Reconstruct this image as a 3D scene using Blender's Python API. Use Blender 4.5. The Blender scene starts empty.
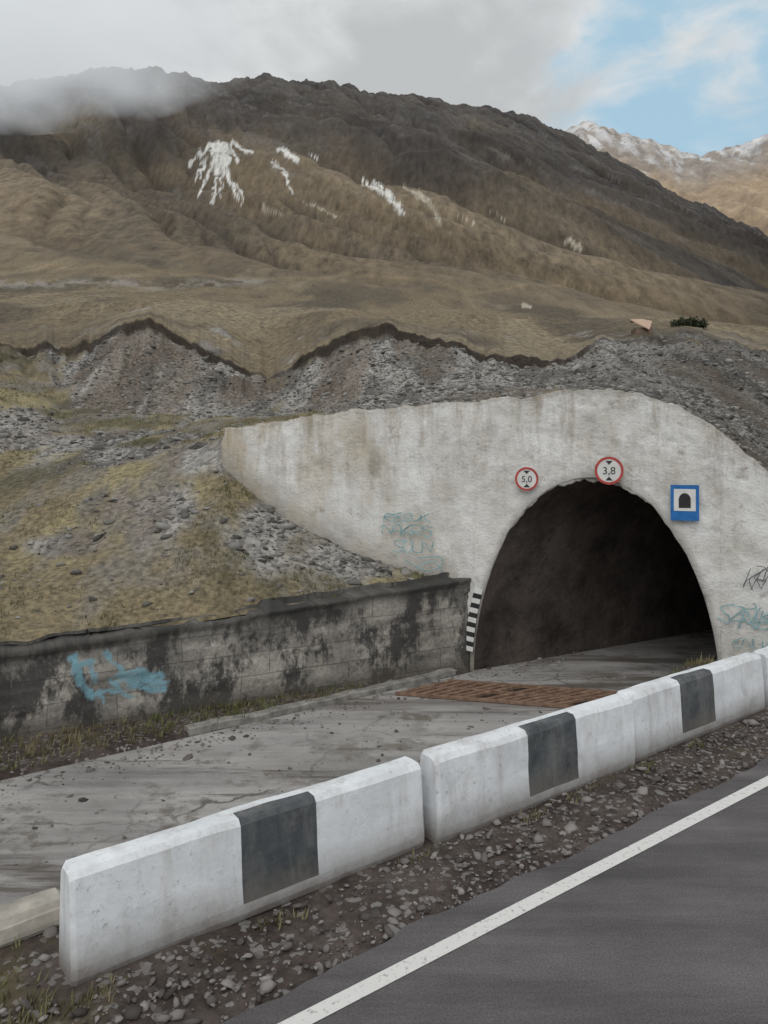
import bpy, math, random
import numpy as np
random.seed(7); rng=np.random.default_rng(7)
EYE=3.2; CA,SA=0.6070,0.7947      # road runs 52.6 deg to the right of +Y
OLD=-1.4                           # level of the old road
def W(a,b): return (SA*a-CA*b, CA*a+SA*b)
scene=bpy.context.scene
# ------------------------------------------------------------ numpy noise
def _h(ix,iy,s):
    n=(ix.astype(np.int64)*374761393+iy.astype(np.int64)*668265263+s*2147483)&0xffffffff
    n=((n^(n>>13))*1274126177)&0xffffffff
    n=(n^(n>>16))&0xffffffff
    return n/4294967295.0
def vn(x,y,s=0):
    x=np.asarray(x,float); y=np.asarray(y,float)
    ix=np.floor(x); iy=np.floor(y); fx=x-ix; fy=y-iy
    fx=fx*fx*fx*(fx*(fx*6-15)+10); fy=fy*fy*fy*(fy*(fy*6-15)+10)
    a=_h(ix,iy,s); b=_h(ix+1,iy,s); c=_h(ix,iy+1,s); d=_h(ix+1,iy+1,s)
    return (a*(1-fx)+b*fx)*(1-fy)+(c*(1-fx)+d*fx)*fy
def fbm(x,y,o=4,s=0,g=0.5):
    r=0;a=1;t=0
    for i in range(o):
        r=r+a*(vn(x,y,s+i*17)*2-1); t+=a; a*=g; x=x*2.03+5.1; y=y*2.03-3.7
    return r/t
def ridged(x,y,o=4,s=0,g=0.5):
    r=0;a=1;t=0
    for i in range(o):
        r=r+a*(1-np.abs(vn(x,y,s+i*17)*2-1)*1.0); t+=a; a*=g; x=x*2.03+5.1; y=y*2.03-3.7
    return r/t
def billow(x,y,o=3,s=0,g=0.45):
    r=0;a=1;t=0
    for i in range(o):
        r=r+a*np.minimum(1,np.abs(vn(x,y,s+i*17)*2-1)*1.6)**.75; t+=a; a*=g; x=x*2.13+5.1; y=y*1.9-3.7
    return r/t
def sstep(a,b,x):
    t=np.clip((x-a)/(b-a),0,1); return t*t*(3-2*t)
# ------------------------------------------------------------ materials
class M:
    def __init__(s,name,rough=0.9):
        s.m=bpy.data.materials.new(name); s.m.use_nodes=True; s.nt=s.m.node_tree; s.n=s.nt.nodes
        s.b=s.n['Principled BSDF']; s.b.inputs['Roughness'].default_value=rough
        s.b.inputs['Specular IOR Level'].default_value=0.25
        s.tc=s.n.new('ShaderNodeTexCoord'); s.co=s.tc.outputs['Object']
    def link(s,a,b): s.nt.links.new(a,b)
    def mapping(s,scale=(1,1,1),loc=(0,0,0),rot=(0,0,0)):
        m=s.n.new('ShaderNodeMapping'); m.inputs['Scale'].default_value=scale
        m.inputs['Location'].default_value=loc; m.inputs['Rotation'].default_value=rot
        s.link(s.co,m.inputs[0]); return m.outputs[0]
    def noise(s,scale,detail=6,rough=0.6,co=None,dist=0):
        n=s.n.new('ShaderNodeTexNoise'); n.inputs['Scale'].default_value=scale
        n.inputs['Detail'].default_value=detail; n.inputs['Roughness'].default_value=rough
        n.inputs['Distortion'].default_value=dist
        s.link(co or s.co,n.inputs['Vector']); return n.outputs['Fac']
    def voro(s,scale,co=None,feat='F1',out='Distance'):
        n=s.n.new('ShaderNodeTexVoronoi'); n.feature=feat; n.inputs['Scale'].default_value=scale
        s.link(co or s.co,n.inputs['Vector']); return n.outputs[out]
    def rng(s,v,a,b,c=0,d=1):
        n=s.n.new('ShaderNodeMapRange'); n.inputs[1].default_value=a; n.inputs[2].default_value=b
        n.inputs[3].default_value=c; n.inputs[4].default_value=d; s.link(v,n.inputs[0]); return n.outputs[0]
    def math(s,op,a,b=None):
        n=s.n.new('ShaderNodeMath'); n.operation=op
        for i,v in enumerate((a,b)):
            if v is None: continue
            if isinstance(v,(int,float)): n.inputs[i].default_value=v
            else: s.link(v,n.inputs[i])
        return n.outputs[0]
    def mix(s,f,a,b,mode='MIX'):
        n=s.n.new('ShaderNodeMix'); n.data_type='RGBA'; n.blend_type=mode
        for i,v in ((0,f),(6,a),(7,b)):
            if isinstance(v,(int,float)): n.inputs[i].default_value=v
            elif isinstance(v,tuple): n.inputs[i].default_value=(*v,1)
            else: s.link(v,n.inputs[i])
        return n.outputs[2]
    def attr(s,name,out='Fac'):
        n=s.n.new('ShaderNodeAttribute'); n.attribute_name=name; return n.outputs[out]
    def color(s,c):
        if isinstance(c,tuple): s.b.inputs['Base Color'].default_value=(*c,1)
        else: s.link(c,s.b.inputs['Base Color'])
    def bump(s,h,strength=0.5,dist=0.02):
        n=s.n.new('ShaderNodeBump'); n.inputs['Strength'].default_value=strength
        n.inputs['Distance'].default_value=dist; s.link(h,n.inputs['Height']); s.link(n.outputs[0],s.b.inputs['Normal'])
    def sepz(s):
        n=s.n.new('ShaderNodeSeparateXYZ'); s.link(s.co,n.inputs[0]); return n.outputs
def simple(name,c,rough=0.7,var=0.25,scale=8):
    m=M(name,rough); n=m.noise(scale)
    m.color(m.mix(m.rng(n,.3,.7),tuple(x*(1-var) for x in c),tuple(min(1,x*(1+var)) for x in c)))
    m.bump(n,.3,.01); return m.m
# ------------------------------------------------------------ mesh helpers
def add_obj(name,me,mats=(),parent=None,smooth=False):
    o=bpy.data.objects.new(name,me); scene.collection.objects.link(o)
    for m in mats: me.materials.append(m)
    if smooth: me.polygons.foreach_set('use_smooth',[True]*len(me.polygons))
    if parent: o.parent=parent
    return o
def np_mesh(name,V,F):
    V=np.asarray(V,np.float32); F=np.asarray(F,np.int32); k=F.shape[1]
    me=bpy.data.meshes.new(name); me.vertices.add(len(V)); me.vertices.foreach_set('co',V.ravel())
    me.loops.add(F.size); me.loops.foreach_set('vertex_index',F.ravel())
    me.polygons.add(len(F)); me.polygons.foreach_set('loop_start',np.arange(len(F),dtype=np.int32)*k)
    try: me.polygons.foreach_set('loop_total',np.full(len(F),k,dtype=np.int32))
    except Exception: pass
    me.update(calc_edges=True); return me
def grid_mesh(name,X,Y,Z,keep=None):
    R,C=X.shape; V=np.stack([X,Y,Z],-1).reshape(-1,3); i=np.arange(R*C).reshape(R,C)
    F=np.stack([i[:-1,:-1],i[:-1,1:],i[1:,1:],i[1:,:-1]],-1)
    F=F[keep] if keep is not None else F.reshape(-1,4)
    return np_mesh(name,V,F.reshape(-1,4))
def py_mesh(name,V,F):
    me=bpy.data.meshes.new(name); me.from_pydata(V,[],F); me.update(); return me
def fattr(me,name,arr):
    a=me.attributes.new(name,'FLOAT','POINT'); a.data.foreach_set('value',np.asarray(arr,np.float32).ravel())
def cattr(me,name,arr):
    a=me.attributes.new(name,'FLOAT_COLOR','POINT'); c=np.ones((arr.reshape(-1,3).shape[0],4),np.float32)
    c[:,:3]=arr.reshape(-1,3); a.data.foreach_set('color',c.ravel())
def empty(name,loc=(0,0,0)):
    e=bpy.data.objects.new(name,None); e.location=loc; scene.collection.objects.link(e); return e

# ============================================================ HILLSIDE TERRAIN
def tb(x,*p):
    p=np.array(p,float).reshape(-1,2); return np.interp(x,p[:,0],p[:,1])
F0=770.0
uc=np.concatenate([np.linspace(-1.25,-.62,60)[:-1],np.linspace(-.62,.62,860),np.linspace(.62,1.12,60)[1:]])
px=384+F0*uc
LAT0,DEP0=W(11.8,12.2); TX,TY=W(.5,-.866)
nx,ny=TY,-TX
if nx*LAT0+ny*DEP0>0: nx,ny=-nx,-ny
def portal_s(u): return (DEP0*u-LAT0)/(TX-TY*u)
ptop_tab=(-6.6,4.0,-4.32,4.23,-1.74,4.43,.58,4.54,1.86,4.646,2.67,4.68,3.46,4.57,4.21,4.289,4.94,3.82,5.77,3.01,7.0,1.1,7.9,-.6)
def ptop(s): return tb(s,*ptop_tab)
def wall_b(a): return 12.3+(11.6-a)*.144
def wall_top(a): return np.clip(.07+(a-2.6)/9*.53,-.45,.62)
def ray_wall(u,off):
    k=(SA*u+CA)/(SA-CA*u); b=(12.3+off+11.6*.144)/(1+.144*k); a=b*k
    return CA*a+SA*b, a
zof=lambda d,y:EYE+(460-y)/F0*d
left=px<464
s_=portal_s(uc); dpor=DEP0+TY*s_
dw,aw=ray_wall(uc,.28)
k_b=(SA*uc+CA)/(SA-CA*uc); av=5.7*k_b; dv=CA*av+SA*5.7
far_r=s_>7.85
d0=np.where(left,dw,np.where(far_r,dv,dpor+.45)); z0=np.where(left,wall_top(aw)-.06,np.where(far_r,-.08,ptop(s_)-.3))
wing=(s_>-6.6)&left
yb=tb(px,222,463,240,481,265,503,300,526,350,552,400,570,440,579,465,580)
d1=np.where(left,np.where(wing,dpor+.1,19.45),np.where(far_r,dv+.9,dpor+.6))
z1=np.where(left,np.where(wing,zof(dpor,yb),tb(px,-400,1.4,0,2.1,100,2.45,170,2.85,222,3.12)),np.where(far_r,2.3,ptop(s_)-.22))
d2=np.where(left,np.where(wing,dpor+.75,20.6),np.where(far_r,dv+2.2,dpor+1.0))
z2=np.where(left,np.where(wing,ptop(s_)-.25,tb(px,-400,1.8,0,2.5,150,3.15,200,3.5,222,3.75)),np.where(far_r,3.6,ptop(s_)-.2))
dC2=np.maximum(tb(px,0,36,300,34,460,28,768,27,1200,30),d2+6)
dC3=np.maximum(tb(px,0,46,145,44,265,47,350,42,540,42,650,46,768,46,1200,60),dC2+8)
dC35=np.maximum(75,dC3+15); dC4=np.maximum(150,dC35+40); dC45=dC4+110; dC5=dC4+310; dC6=900+0*px; dC7=1250+0*px
jag=fbm(px/24,px*0,6,3,.62)*9
yC3=tb(px,-400,350,0,342,60,344,110,333,135,322,150,319,180,336,215,352,250,372,268,378,285,374,310,352,350,329,380,325,430,336,480,350,540,364,590,345,650,331,700,333,768,352,1000,370)+jag
yC2=tb(px,-400,400,0,372,60,402,145,414,270,412,300,408,350,400,420,392,500,385,600,380,700,398,768,420,1000,430)
yC35=tb(px,-400,318,0,312,150,306,210,316,265,330,320,322,350,314,450,320,550,332,650,322,768,337,1200,345)
yC4=tb(px,-400,276,0,278,100,280,200,283,270,290,350,298,450,304,550,312,650,326,768,338,1200,350)
yC45=tb(px,-400,230,0,232,200,238,400,256,500,268,600,288,768,314,1200,340)
yC5=tb(px,-400,165,0,163,200,168,400,183,500,203,600,230,768,284,1200,330)
yC6=tb(px,-400,110,0,83,60,76,110,68,150,66,180,72,215,80,255,78,270,74,290,80,320,84,345,88,375,97,400,95,430,100,470,106,520,116,560,132,600,155,640,175,680,196,720,215,768,238,1200,320)
yC6=yC6+fbm(px/18,px*0,6,9,.6)*5.5-2.5*ridged(px/15,px*0,2,29)+.5
scf=tb(px,-400,.4,0,.5,60,.8,145,1,230,1,262,.3,285,.5,300,1,540,1,600,.4,768,.35,1200,.3)*(.45+1.1*(fbm(px/13,px*0,3,19)*.5+.5))
zC3=zof(dC3,yC3)
ctrl=[(d0,z0),(d1,z1),(d2,z2),(dC2,zof(dC2,yC2)),(dC3-.6,zC3-.12-.50*scf),(dC3-.15,zC3-.06-.05*scf),(dC3,zC3),(dC35,zof(dC35,yC35)),(dC4,zof(dC4,yC4)),(dC45,zof(dC45,yC45)),(dC5,zof(dC5,yC5)),(dC6,zof(dC6,yC6)),(dC7,zof(dC6,yC6)-180)]
nseg=[26,4,66,50,7,3,44,50,60,96,116,8]
D=[];Z=[];SEG=[]
for i,n in enumerate(nseg):
    t=np.arange(n)/n
    a,b=ctrl[i],ctrl[i+1]
    D.append(a[0][None]*(1-t[:,None])+b[0][None]*t[:,None]); Z.append(a[1][None]*(1-t[:,None])+b[1][None]*t[:,None]); SEG+= [i+x for x in t]
D.append(ctrl[-1][0][None]);Z.append(ctrl[-1][1][None]);SEG.append(len(nseg))
D=np.concatenate(D);Z=np.concatenate(Z);SEG=np.array(SEG)[:,None]+0*D
r3=sum(nseg[:6]); r6=sum(nseg[:11])
ker=np.hanning(41); ker/=ker.sum()
Zp=np.concatenate([np.repeat(Z[r3:r3+1],20,0),Z[r3:r6+1],Z[r6:r6+1]+ (Z[r6:r6+1]-Z[r6-1:r6])*np.arange(1,21)[:,None]])
Zs=sum(ker[k]*Zp[k:k+(r6-r3+1)] for k in range(41))
wr=np.minimum(np.arange(r6-r3+1)/12,1)[:,None]
Z[r3:r6+1]=Z[r3:r6+1]*(1-wr)+Zs*wr
r2=sum(nseg[:2]); 
X=uc[None]*D; Y=D.copy()
# relief: rounded spurs with V gullies running down to the right
mtn=sstep(8.0,9.0,SEG)*(1-.82*sstep(10.1,11.0,SEG))
wx=X+.62*Y+26*fbm(X/120,Y/160,3,21); wy=(Y-.5*X)
sp=billow(wx/84,wy/420,4,31,.40)
sp2=billow((X+.35*Y)/26+fbm(X/50,Y/90,2,5)*1.0,Y/130,3,51,.45)
amp=np.clip(D/430,.3,1.0)
Z+=mtn*((sp-.58)*50*amp+(sp2-.55)*7*amp)
crag=sstep(9.9,10.7,SEG)
rc=ridged((X+.3*Y)/17,Y/70,4,71,.55)
Z+=crag*(rc-.64)*9
ter=sstep(6.05,6.6,SEG)*(1-sstep(8.2,9,SEG))
Z+=ter*(fbm(X/15,Y/34,4,13)*1.5*np.clip(D/90,.4,1.3)+fbm(X/3.2,Y/7,3,14)*.22)
nearw=sstep(.0,.5,SEG)*(1-sstep(5.6,6,SEG))*np.where(np.abs(SEG-1.5)<.6,.25,1)
slp=sstep(3.0,3.4,SEG)*(1-sstep(3.85,4.0,SEG))
rill=billow((X+.25*Y)/2.3+fbm(X/3,Y/5,2,8)*.7,Y/16,3,61)
Z+=nearw*(fbm(X/2.6,Y/3.2,4,41)*.24+fbm(X/.5,Y/.6,3,43)*.05)+slp*((rill-.55)*.9+fbm(X/1.1,Y/1.6,3,44)*.25)
PX=384+F0*X/Y; PY=460-F0*(Z-EYE)/Y
# ---- macro colour
def col(*c): return np.array(c)[None,None,:]
def lerp(a,b,w): return a*(1-w[...,None])+b*w[...,None]
zz=0*X[...,None]
n1=fbm(X/6,Y/14,4,101)*.5+.5; n2=fbm(X/1.7,Y/3.0,4,111)*.5+.5
near=lerp(col(.18,.145,.082)+zz,col(.10,.083,.050),sstep(.42,.6,n1))
near=lerp(near,col(.25,.212,.108),sstep(.46,.64,n2)*.8*(SEG<3.4))
near=lerp(near,col(.070,.066,.040),sstep(.54,.68,fbm(X/2.5,Y/5,4,120)*.5+.5)*.7)
near=lerp(near,col(.17,.158,.14),sstep(.54,.68,fbm(X/1.1,Y/2,4,122)*.5+.5)*.7)
terc=lerp(col(.160,.124,.072)+zz,col(.086,.069,.046),sstep(.35,.65,fbm(X/9,Y/40,4,131)*.5+.5))
terc=lerp(terc,col(.22,.178,.11),sstep(.55,.75,fbm(X/6,Y/22,4,133)*.5+.5)*.7)
C=lerp(near,terc,sstep(5.2,6.2,SEG))
m1=fbm(wx/60,wy/240,4,141)*.5+.5
mt=lerp(col(.142,.108,.066)+zz,col(.092,.073,.050),sstep(.35,.62,m1))
mt=lerp(mt,col(.195,.152,.098),sstep(.55,.85,sp)*.75)  # spur crests tinted lighter: relief shading put into the colour
mt=lerp(mt,col(.046,.038,.031),sstep(.40,.12,sp)*.88)  # gullies tinted darker, shade painted in because the soft light models them weakly
mt=lerp(mt,col(.06,.05,.04),sstep(.42,.15,sp2)*.4)  # same painted shade for the small gullies
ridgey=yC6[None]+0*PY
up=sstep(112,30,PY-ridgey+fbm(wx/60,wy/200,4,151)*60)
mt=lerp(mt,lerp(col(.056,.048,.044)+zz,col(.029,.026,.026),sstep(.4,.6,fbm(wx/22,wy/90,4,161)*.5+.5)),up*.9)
rk=sstep(.62,.78,rc)*crag*.35
mt=lerp(mt,col(.10,.097,.095),rk)
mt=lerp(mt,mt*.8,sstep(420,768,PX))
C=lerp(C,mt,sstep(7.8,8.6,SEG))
lum=(C@np.array([.3,.6,.1]))[...,None]
C=C*.84+lum*.16
trk=np.exp(-((PY-(283+fbm(PX/40,PX*0,3,4)*5))/3.6)**2)*sstep(320,240,PX)
C=lerp(C,col(.23,.215,.19),trk*sstep(.35,.6,fbm(PX/10,PY/3,3,6)*.5+.5)*.85)
tr2=np.exp(-((PY-(262+.05*PX+fbm(PX/60,PX*0,3,14)*8))/1.6)**2)*(PX<640)*(SEG>7)
C=lerp(C,col(.23,.18,.11),tr2*.4)
def blob(cx,cy,rx,ry): return np.clip(1.25-np.sqrt(((PX-cx)/rx)**2+((PY-cy)/ry)**2),0,1)
sc=np.zeros_like(X)
for b in [(150,372,105,56),(225,395,75,30),(400,372,130,50),(500,382,100,38),(320,385,60,34),(710,385,180,75),(750,430,90,70),(610,380,95,36),(255,525,140,40),(330,562,110,38),(170,455,150,30),(90,440,80,24),(620,352,60,22),(20,430,50,22),(215,345,40,22),(140,500,90,26),(60,545,60,16)]:
    sc=np.maximum(sc,blob(*b)*(.74 if (b[1]>435 and b[0]<700) else 1.2))
sc=np.where(SEG<6.0,sc,sc*.4*(SEG<6.7))
scn=fbm(X/1.3,Y/2.8,5,171)
SC=sstep(.30,.66,sc+scn*.65)*(SEG<6.7)
SC=np.maximum(SC,(np.abs(SEG-1.5)<.5)*.4*wing[None])
scol=lerp(col(.25,.24,.225)+zz,col(.10,.093,.085),sstep(.42,.66,fbm(X/1.0,Y/4,4,181)*.5+.5))
scol=lerp(scol,col(.125,.10,.078),sstep(.50,.66,fbm(X/2.2,Y/10,4,183)*.5+.5)*.7)
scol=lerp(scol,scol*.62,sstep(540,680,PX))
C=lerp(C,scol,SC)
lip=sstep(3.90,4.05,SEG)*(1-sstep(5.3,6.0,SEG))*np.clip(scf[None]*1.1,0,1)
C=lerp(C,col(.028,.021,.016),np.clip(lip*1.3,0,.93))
def seg(x1,y1,x2,y2,w):
    wxp=PX+fbm(PX/6,PY/6,3,191)*4.5; wyp=PY+fbm(PX/6,PY/6,3,192)*4
    dx,dy=x2-x1,y2-y1; t=np.clip(((wxp-x1)*dx+(wyp-y1)*dy)/(dx*dx+dy*dy),0,1)
    return np.clip(1.3-np.hypot(wxp-x1-t*dx,wyp-y1-t*dy)/w,0,1)
wh=np.zeros_like(X)
sel=(PY>120)&(PY<330)&(SEG>6)
for g in [(226,143,207,148,2.2),(210,147,198,156,1.9),(199,156,190,166,1.2),(218,146,203,163,1.9),(203,163,199,178,1.1),(220,146,210,168,2.3),(210,168,200,196,1.1),(224,147,216,172,3.0),(216,172,213,202,1.3),(226,148,222,178,2.8),(222,178,220,196,1.2),(228,150,229,178,2.1),(229,178,240,203,1.2),(229,144,236,160,1.2),(232,142,249,151,1.3),(233,180,244,202,.9),(205,160,193,180,.8),
          (280,150,299,161,2.6),(270,163,285,171,1.1),(285,171,292,192,1.0),(360,179,384,193,2.2),(384,193,404,213,2.6),(372,180,395,198,1.2),(309,154,320,159,1.1),(385,199,396,206,1.0)]:
    wh=np.maximum(wh,seg(*g))
wh=sstep(.15,.6,wh*(1+.5*fbm(PX/2.2,PY/4,3,195)))*sel
C=lerp(C,col(.60,.60,.58),wh*.93)
tn=np.zeros_like(X)
for g in [(402,186,428,200,1.8),(428,200,440,222,2.2),(567,240,581,247,2.2),(490,211,508,222,1.2),(521,305,530,307,2.6),(262,208,280,214,1.6),(300,200,335,217,1.0),(420,198,434,210,1.5),(455,214,475,224,.9)]:
    tn=np.maximum(tn,seg(*g))
C=lerp(C,col(.38,.35,.29),sstep(.2,.8,tn)*sel*.8)
rk=sstep(.62,.74,fbm(wx/9,wy/40,5,201)*.5+.5)*sstep(9.3,10.2,SEG)*.4
C=lerp(C,col(.15,.142,.135),rk)
keep=np.ones((X.shape[0]-1,X.shape[1]-1),bool)
jc=np.where(left)[0].max()
keep[:r2-2,jc]=False
me=grid_mesh('hillside',X,Y,Z,keep)
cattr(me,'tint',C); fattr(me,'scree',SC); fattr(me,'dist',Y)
h=M('hillside_grass_scree',.95)
tint=h.attr('tint','Color'); scr=h.attr('scree'); dist=h.attr('dist')
fine=h.mix(h.rng(dist,24,44),h.noise(7,6,.72),h.noise(2.2,7,.75,h.mapping((1,.4,.5)))); 
fine2=h.mix(h.rng(dist,110,260),fine,h.noise(.30,8,.75,h.mapping((1,.25,.35),rot=(0,0,.35))))
stv=h.n.new('ShaderNodeSeparateColor'); h.link(h.voro(8.5,out='Color'),stv.inputs[0])
amt=h.rng(dist,200,500,1,.6)
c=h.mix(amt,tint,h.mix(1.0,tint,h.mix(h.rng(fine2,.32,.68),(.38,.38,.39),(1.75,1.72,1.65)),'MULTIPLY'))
c2=h.mix(1.0,tint,h.mix(stv.outputs[0],(.45,.45,.46),(1.8,1.8,1.78)),'MULTIPLY')
c=h.mix(h.math('MULTIPLY',scr,.7),c,c2)
h.color(c)
hh=h.math('ADD',fine,h.math('MULTIPLY',stv.outputs[0],h.math('MULTIPLY',scr,.5)))
h.bump(hh,.6,.10)
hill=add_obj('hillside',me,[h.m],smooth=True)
def sample(rows,cols):
    r=np.clip(np.floor(rows).astype(int),0,X.shape[0]-2); c=np.clip(np.floor(cols).astype(int),0,X.shape[1]-2); fr=rows-r; fc=cols-c
    f=lambda A:(A[r,c]*(1-fc)+A[r,c+1]*fc)*(1-fr)+(A[r+1,c]*(1-fc)+A[r+1,c+1]*fc)*fr
    return f(X),f(Y),f(Z),SC[r,c],SEG[r,c],PX[r,c],PY[r,c]
def find(xp,yp,segmin=3):
    k=((PX-xp)**2+(PY-yp)**2)+1e6*(SEG<segmin); i=np.unravel_index(np.argmin(k),k.shape); return X[i],Y[i],Z[i]

# ------------------------------------------------ distant mountain
uf=np.linspace(.05,1.3,420); pf=384+F0*uf
yr=tb(pf,0,240,420,225,500,175,540,143,560,132,578,125,600,127,622,133,645,141,665,148,685,154,700,156,715,150,735,146,768,139,800,120,900,110,1300,150)+fbm(pf/14,pf*0,5,301,.6)*6
t=np.linspace(0,1,150)[:,None]; Df=1300+1500*t+0*uf[None]; Zf=60+(zof(2800,yr)[None]-60)*t**1.15
Zf=np.concatenate([Zf,Zf[-1:]-400]); Df=np.concatenate([Df,Df[-1:]+500]); Xf=uf[None]*Df; tt=np.concatenate([t,[[1.0]]])
env=np.sin(np.pi*np.clip(tt,0,1)*.93)
rg=billow((Xf+.3*Df)/190,Df/700,4,311,.5); Zf+=env*(rg-.55)*170
me=grid_mesh('distant_mountain',Xf,Df,Zf)
Pyf=460-F0*(Zf-EYE)/Df
cm=lerp(col(.38,.295,.205)+0*Xf[...,None],col(.23,.19,.15),sstep(.5,.15,rg))
cm=lerp(cm,col(.28,.26,.24),sstep(45,15,Pyf-yr[None])*.8)
sn=sstep(24,4,(Pyf-yr[None])+fbm(Xf/45,Df/90,5,321)*30)*sstep(.42,.56,fbm(Xf/22,Df/60,5,331,.65)*.5+.52)
cm=lerp(cm,col(.60,.61,.62),sn*.85)
cattr(me,'tint',cm)
d=M('distant_slope',1); d.color(d.mix(1.0,d.attr('tint','Color'),d.mix(d.rng(d.noise(.02,9,.75),.35,.65),(.68,.68,.72),(1.25,1.23,1.2)),'MULTIPLY'))
add_obj('distant_mountain',me,[d.m],smooth=True)

# ============================================================ GROUND SHEET
av_=np.concatenate([[-4000,-800,-200,-80,-40],np.arange(-20,45,.16),[60,100,200,800,4000]])
bv_=np.concatenate([[-4000,-600,-100,-30,-12],np.arange(-5,3.9,.5),np.arange(3.9,14.6,.1),[16,20,40,100,400,4000]])
A_,B_=np.meshgrid(av_,bv_)
ramp=sstep(5.7,8.1,B_+fbm(A_/1.5,B_/1.5,3,401)*.35); Zg=-.03+OLD*ramp
vv=(B_>4.05)&(B_<8.2)
Zg+=np.where(vv,fbm(A_/.9,B_/.7,4,411)*.05*sstep(4.1,4.5,B_),0)-.02*(B_<=4.1)
Zg+=np.where((B_>12.15)&(B_<40)&(A_<11.5),.10+fbm(A_/.8,B_/.8,3,421)*.05,0)
Zg=np.where((B_>8.2)&(B_<=12.15),OLD-.03,Zg)
Zg+=.75*np.exp(-((A_-13.5)/1.0)**2-((B_-7.85)/.6)**2)*(1+.4*fbm(A_/.5,B_/.5,3,431))
Zg=np.where(B_>=20,OLD-.5,Zg)
Xg=SA*A_-CA*B_; Yg=CA*A_+SA*B_
me=grid_mesh('ground',Xg,Yg,Zg)
g=M('ground_dirt_gravel',.95)
n=g.noise(1.3,8,.65); nf=g.noise(14,6,.7); vc=g.n.new('ShaderNodeSeparateColor'); g.link(g.voro(22,out='Color'),vc.inputs[0])
c=g.mix(g.rng(n,.4,.62),(.060,.045,.040),(.13,.105,.092))
c=g.mix(g.rng(nf,.35,.7),g.mix(1,c,(.55,.55,.55),'MULTIPLY'),c)
c=g.mix(g.rng(vc.outputs[0],.80,.95,0,.7),c,(.26,.25,.24))
c=g.mix(g.rng(g.noise(.55,5,.6),.56,.68,0,.7),c,(.13,.11,.05))
g.color(c); g.bump(g.math('ADD',nf,g.math('MULTIPLY',vc.outputs[0],.6)),.8,.03)
add_obj('ground',me,[g.m],smooth=True)

# ============================================================ ROADS
def asphalt(name,dark,light,streak=False):
    m=M(name,.8)
    s=m.n.new('ShaderNodeMapping'); s.inputs['Rotation'].default_value=(0,0,-math.radians(37.4)); s.inputs['Scale'].default_value=(.16,1.4,1)
    s.vector_type='POINT'; m.link(m.co,s.inputs[0])
    n=m.noise(.5,8,.7); agg=m.noise(70,3,.8); st=m.noise(1.3,8,.7,s.outputs[0])
    c=m.mix(m.rng(n,.35,.65),dark,light)
    c=m.mix(m.rng(st,.38,.62),m.mix(1,c,(.72,.72,.73),'MULTIPLY'),m.mix(1,c,(1.2,1.2,1.18),'MULTIPLY'))
    c=m.mix(m.rng(agg,.3,.7),m.mix(1,c,(.6,.6,.6),'MULTIPLY'),m.mix(1,c,(1.4,1.4,1.4),'MULTIPLY'))
    if streak:
        wv=m.n.new('ShaderNodeVectorMath'); wv.operation='ADD'; nn_=m.n.new('ShaderNodeTexNoise'); nn_.inputs['Scale'].default_value=1.4; nn_.inputs['Detail'].default_value=6; m.link(m.co,nn_.inputs['Vector'])
        m.link(m.co,wv.inputs[0]); m.link(nn_.outputs['Color'],wv.inputs[1])
        ed=m.voro(.42,wv.outputs[0],'DISTANCE_TO_EDGE'); ce=m.rng(ed,.006,.016,1,0)
        c=m.mix(m.math('MULTIPLY',ce,m.rng(m.noise(.7,4),.42,.6,0,.75)),c,(.05,.045,.04))
        p=m.rng(m.noise(.9,7,.72,s.outputs[0]),.51,.58); c=m.mix(m.math('MULTIPLY',p,.8),c,(.085,.07,.058))
        p2=m.rng(m.noise(1.1,8,.75),.52,.60); c=m.mix(m.math('MULTIPLY',p2,.75),c,(.105,.09,.072))
        p3=m.rng(m.noise(.6,6,.7,s.outputs[0]),.5,.58); c=m.mix(m.math('MULTIPLY',p3,.35),c,(.38,.37,.36))
    m.color(c); m.bump(m.math('ADD',agg,n),.4,.006); return m.m
def strip(name,pts_l,pts_r,z,mat,sub=1):
    V=[];Fc=[]
    for l,r in zip(pts_l,pts_r):
        for k in range(sub+1):
            t=k/sub; a=l[0]*(1-t)+r[0]*t; b=l[1]*(1-t)+r[1]*t; x,y=W(a,b); V.append((x,y,z))
    for i in range(len(pts_l)-1):
        for k in range(sub):
            q=i*(sub+1)+k; Fc.append((q,q+1,q+sub+2,q+sub+1))
    return add_obj(name,py_mesh(name,V,Fc),[mat],smooth=True)
as_new=list(np.arange(-30,60,.1)); LA=[-2500,-300]+as_new+[300,2500]
edge=[4.07+float(fbm(np.array([a/.7]),np.array([0.]),5,5,.65)[0])*.12 for a in LA]
strip('road',[(a,-3.6) for a in LA],[(a,e) for a,e in zip(LA,edge)],0.0,asphalt('asphalt',(.083,.077,.079),(.125,.117,.118)))
wp=M('road_paint',.7); nn=wp.noise(25,6,.75); wp.color(wp.mix(wp.rng(nn,.55,.70),(.64,.63,.61),(.20,.19,.185)))
strip('road_edge_line',[(a,3.715) for a in LA],[(a,3.835) for a in LA],0.005,wp.m)
strip('road_edge_line',[(a,-3.3) for a in LA],[(a,-3.18) for a in LA],0.005,wp.m)
path=[(0.,0.)]; ang=-7.; 
for i in range(70):
    if i>20: ang=min(25,ang+1.2)
    path.append((path[-1][0]+.5*math.cos(math.radians(ang)),path[-1][1]+.5*math.sin(math.radians(ang))))
L0=(11.8,12.2); Rr=(L0[0]+4.94*.5,L0[1]-4.94*.866)
pl=[(a,12.12) for a in np.arange(-40,11.2,1.)]+[(11.6,12.12)]; pr=[(a,8.1) for a in np.arange(-40,11.2,1.)]+[(13.9,7.95)]
pl+=[(L0[0]+p[0],L0[1]+p[1]-.02) for p in path]; pr+=[(Rr[0]+p[0],Rr[1]+p[1]+.02) for p in path]
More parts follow.
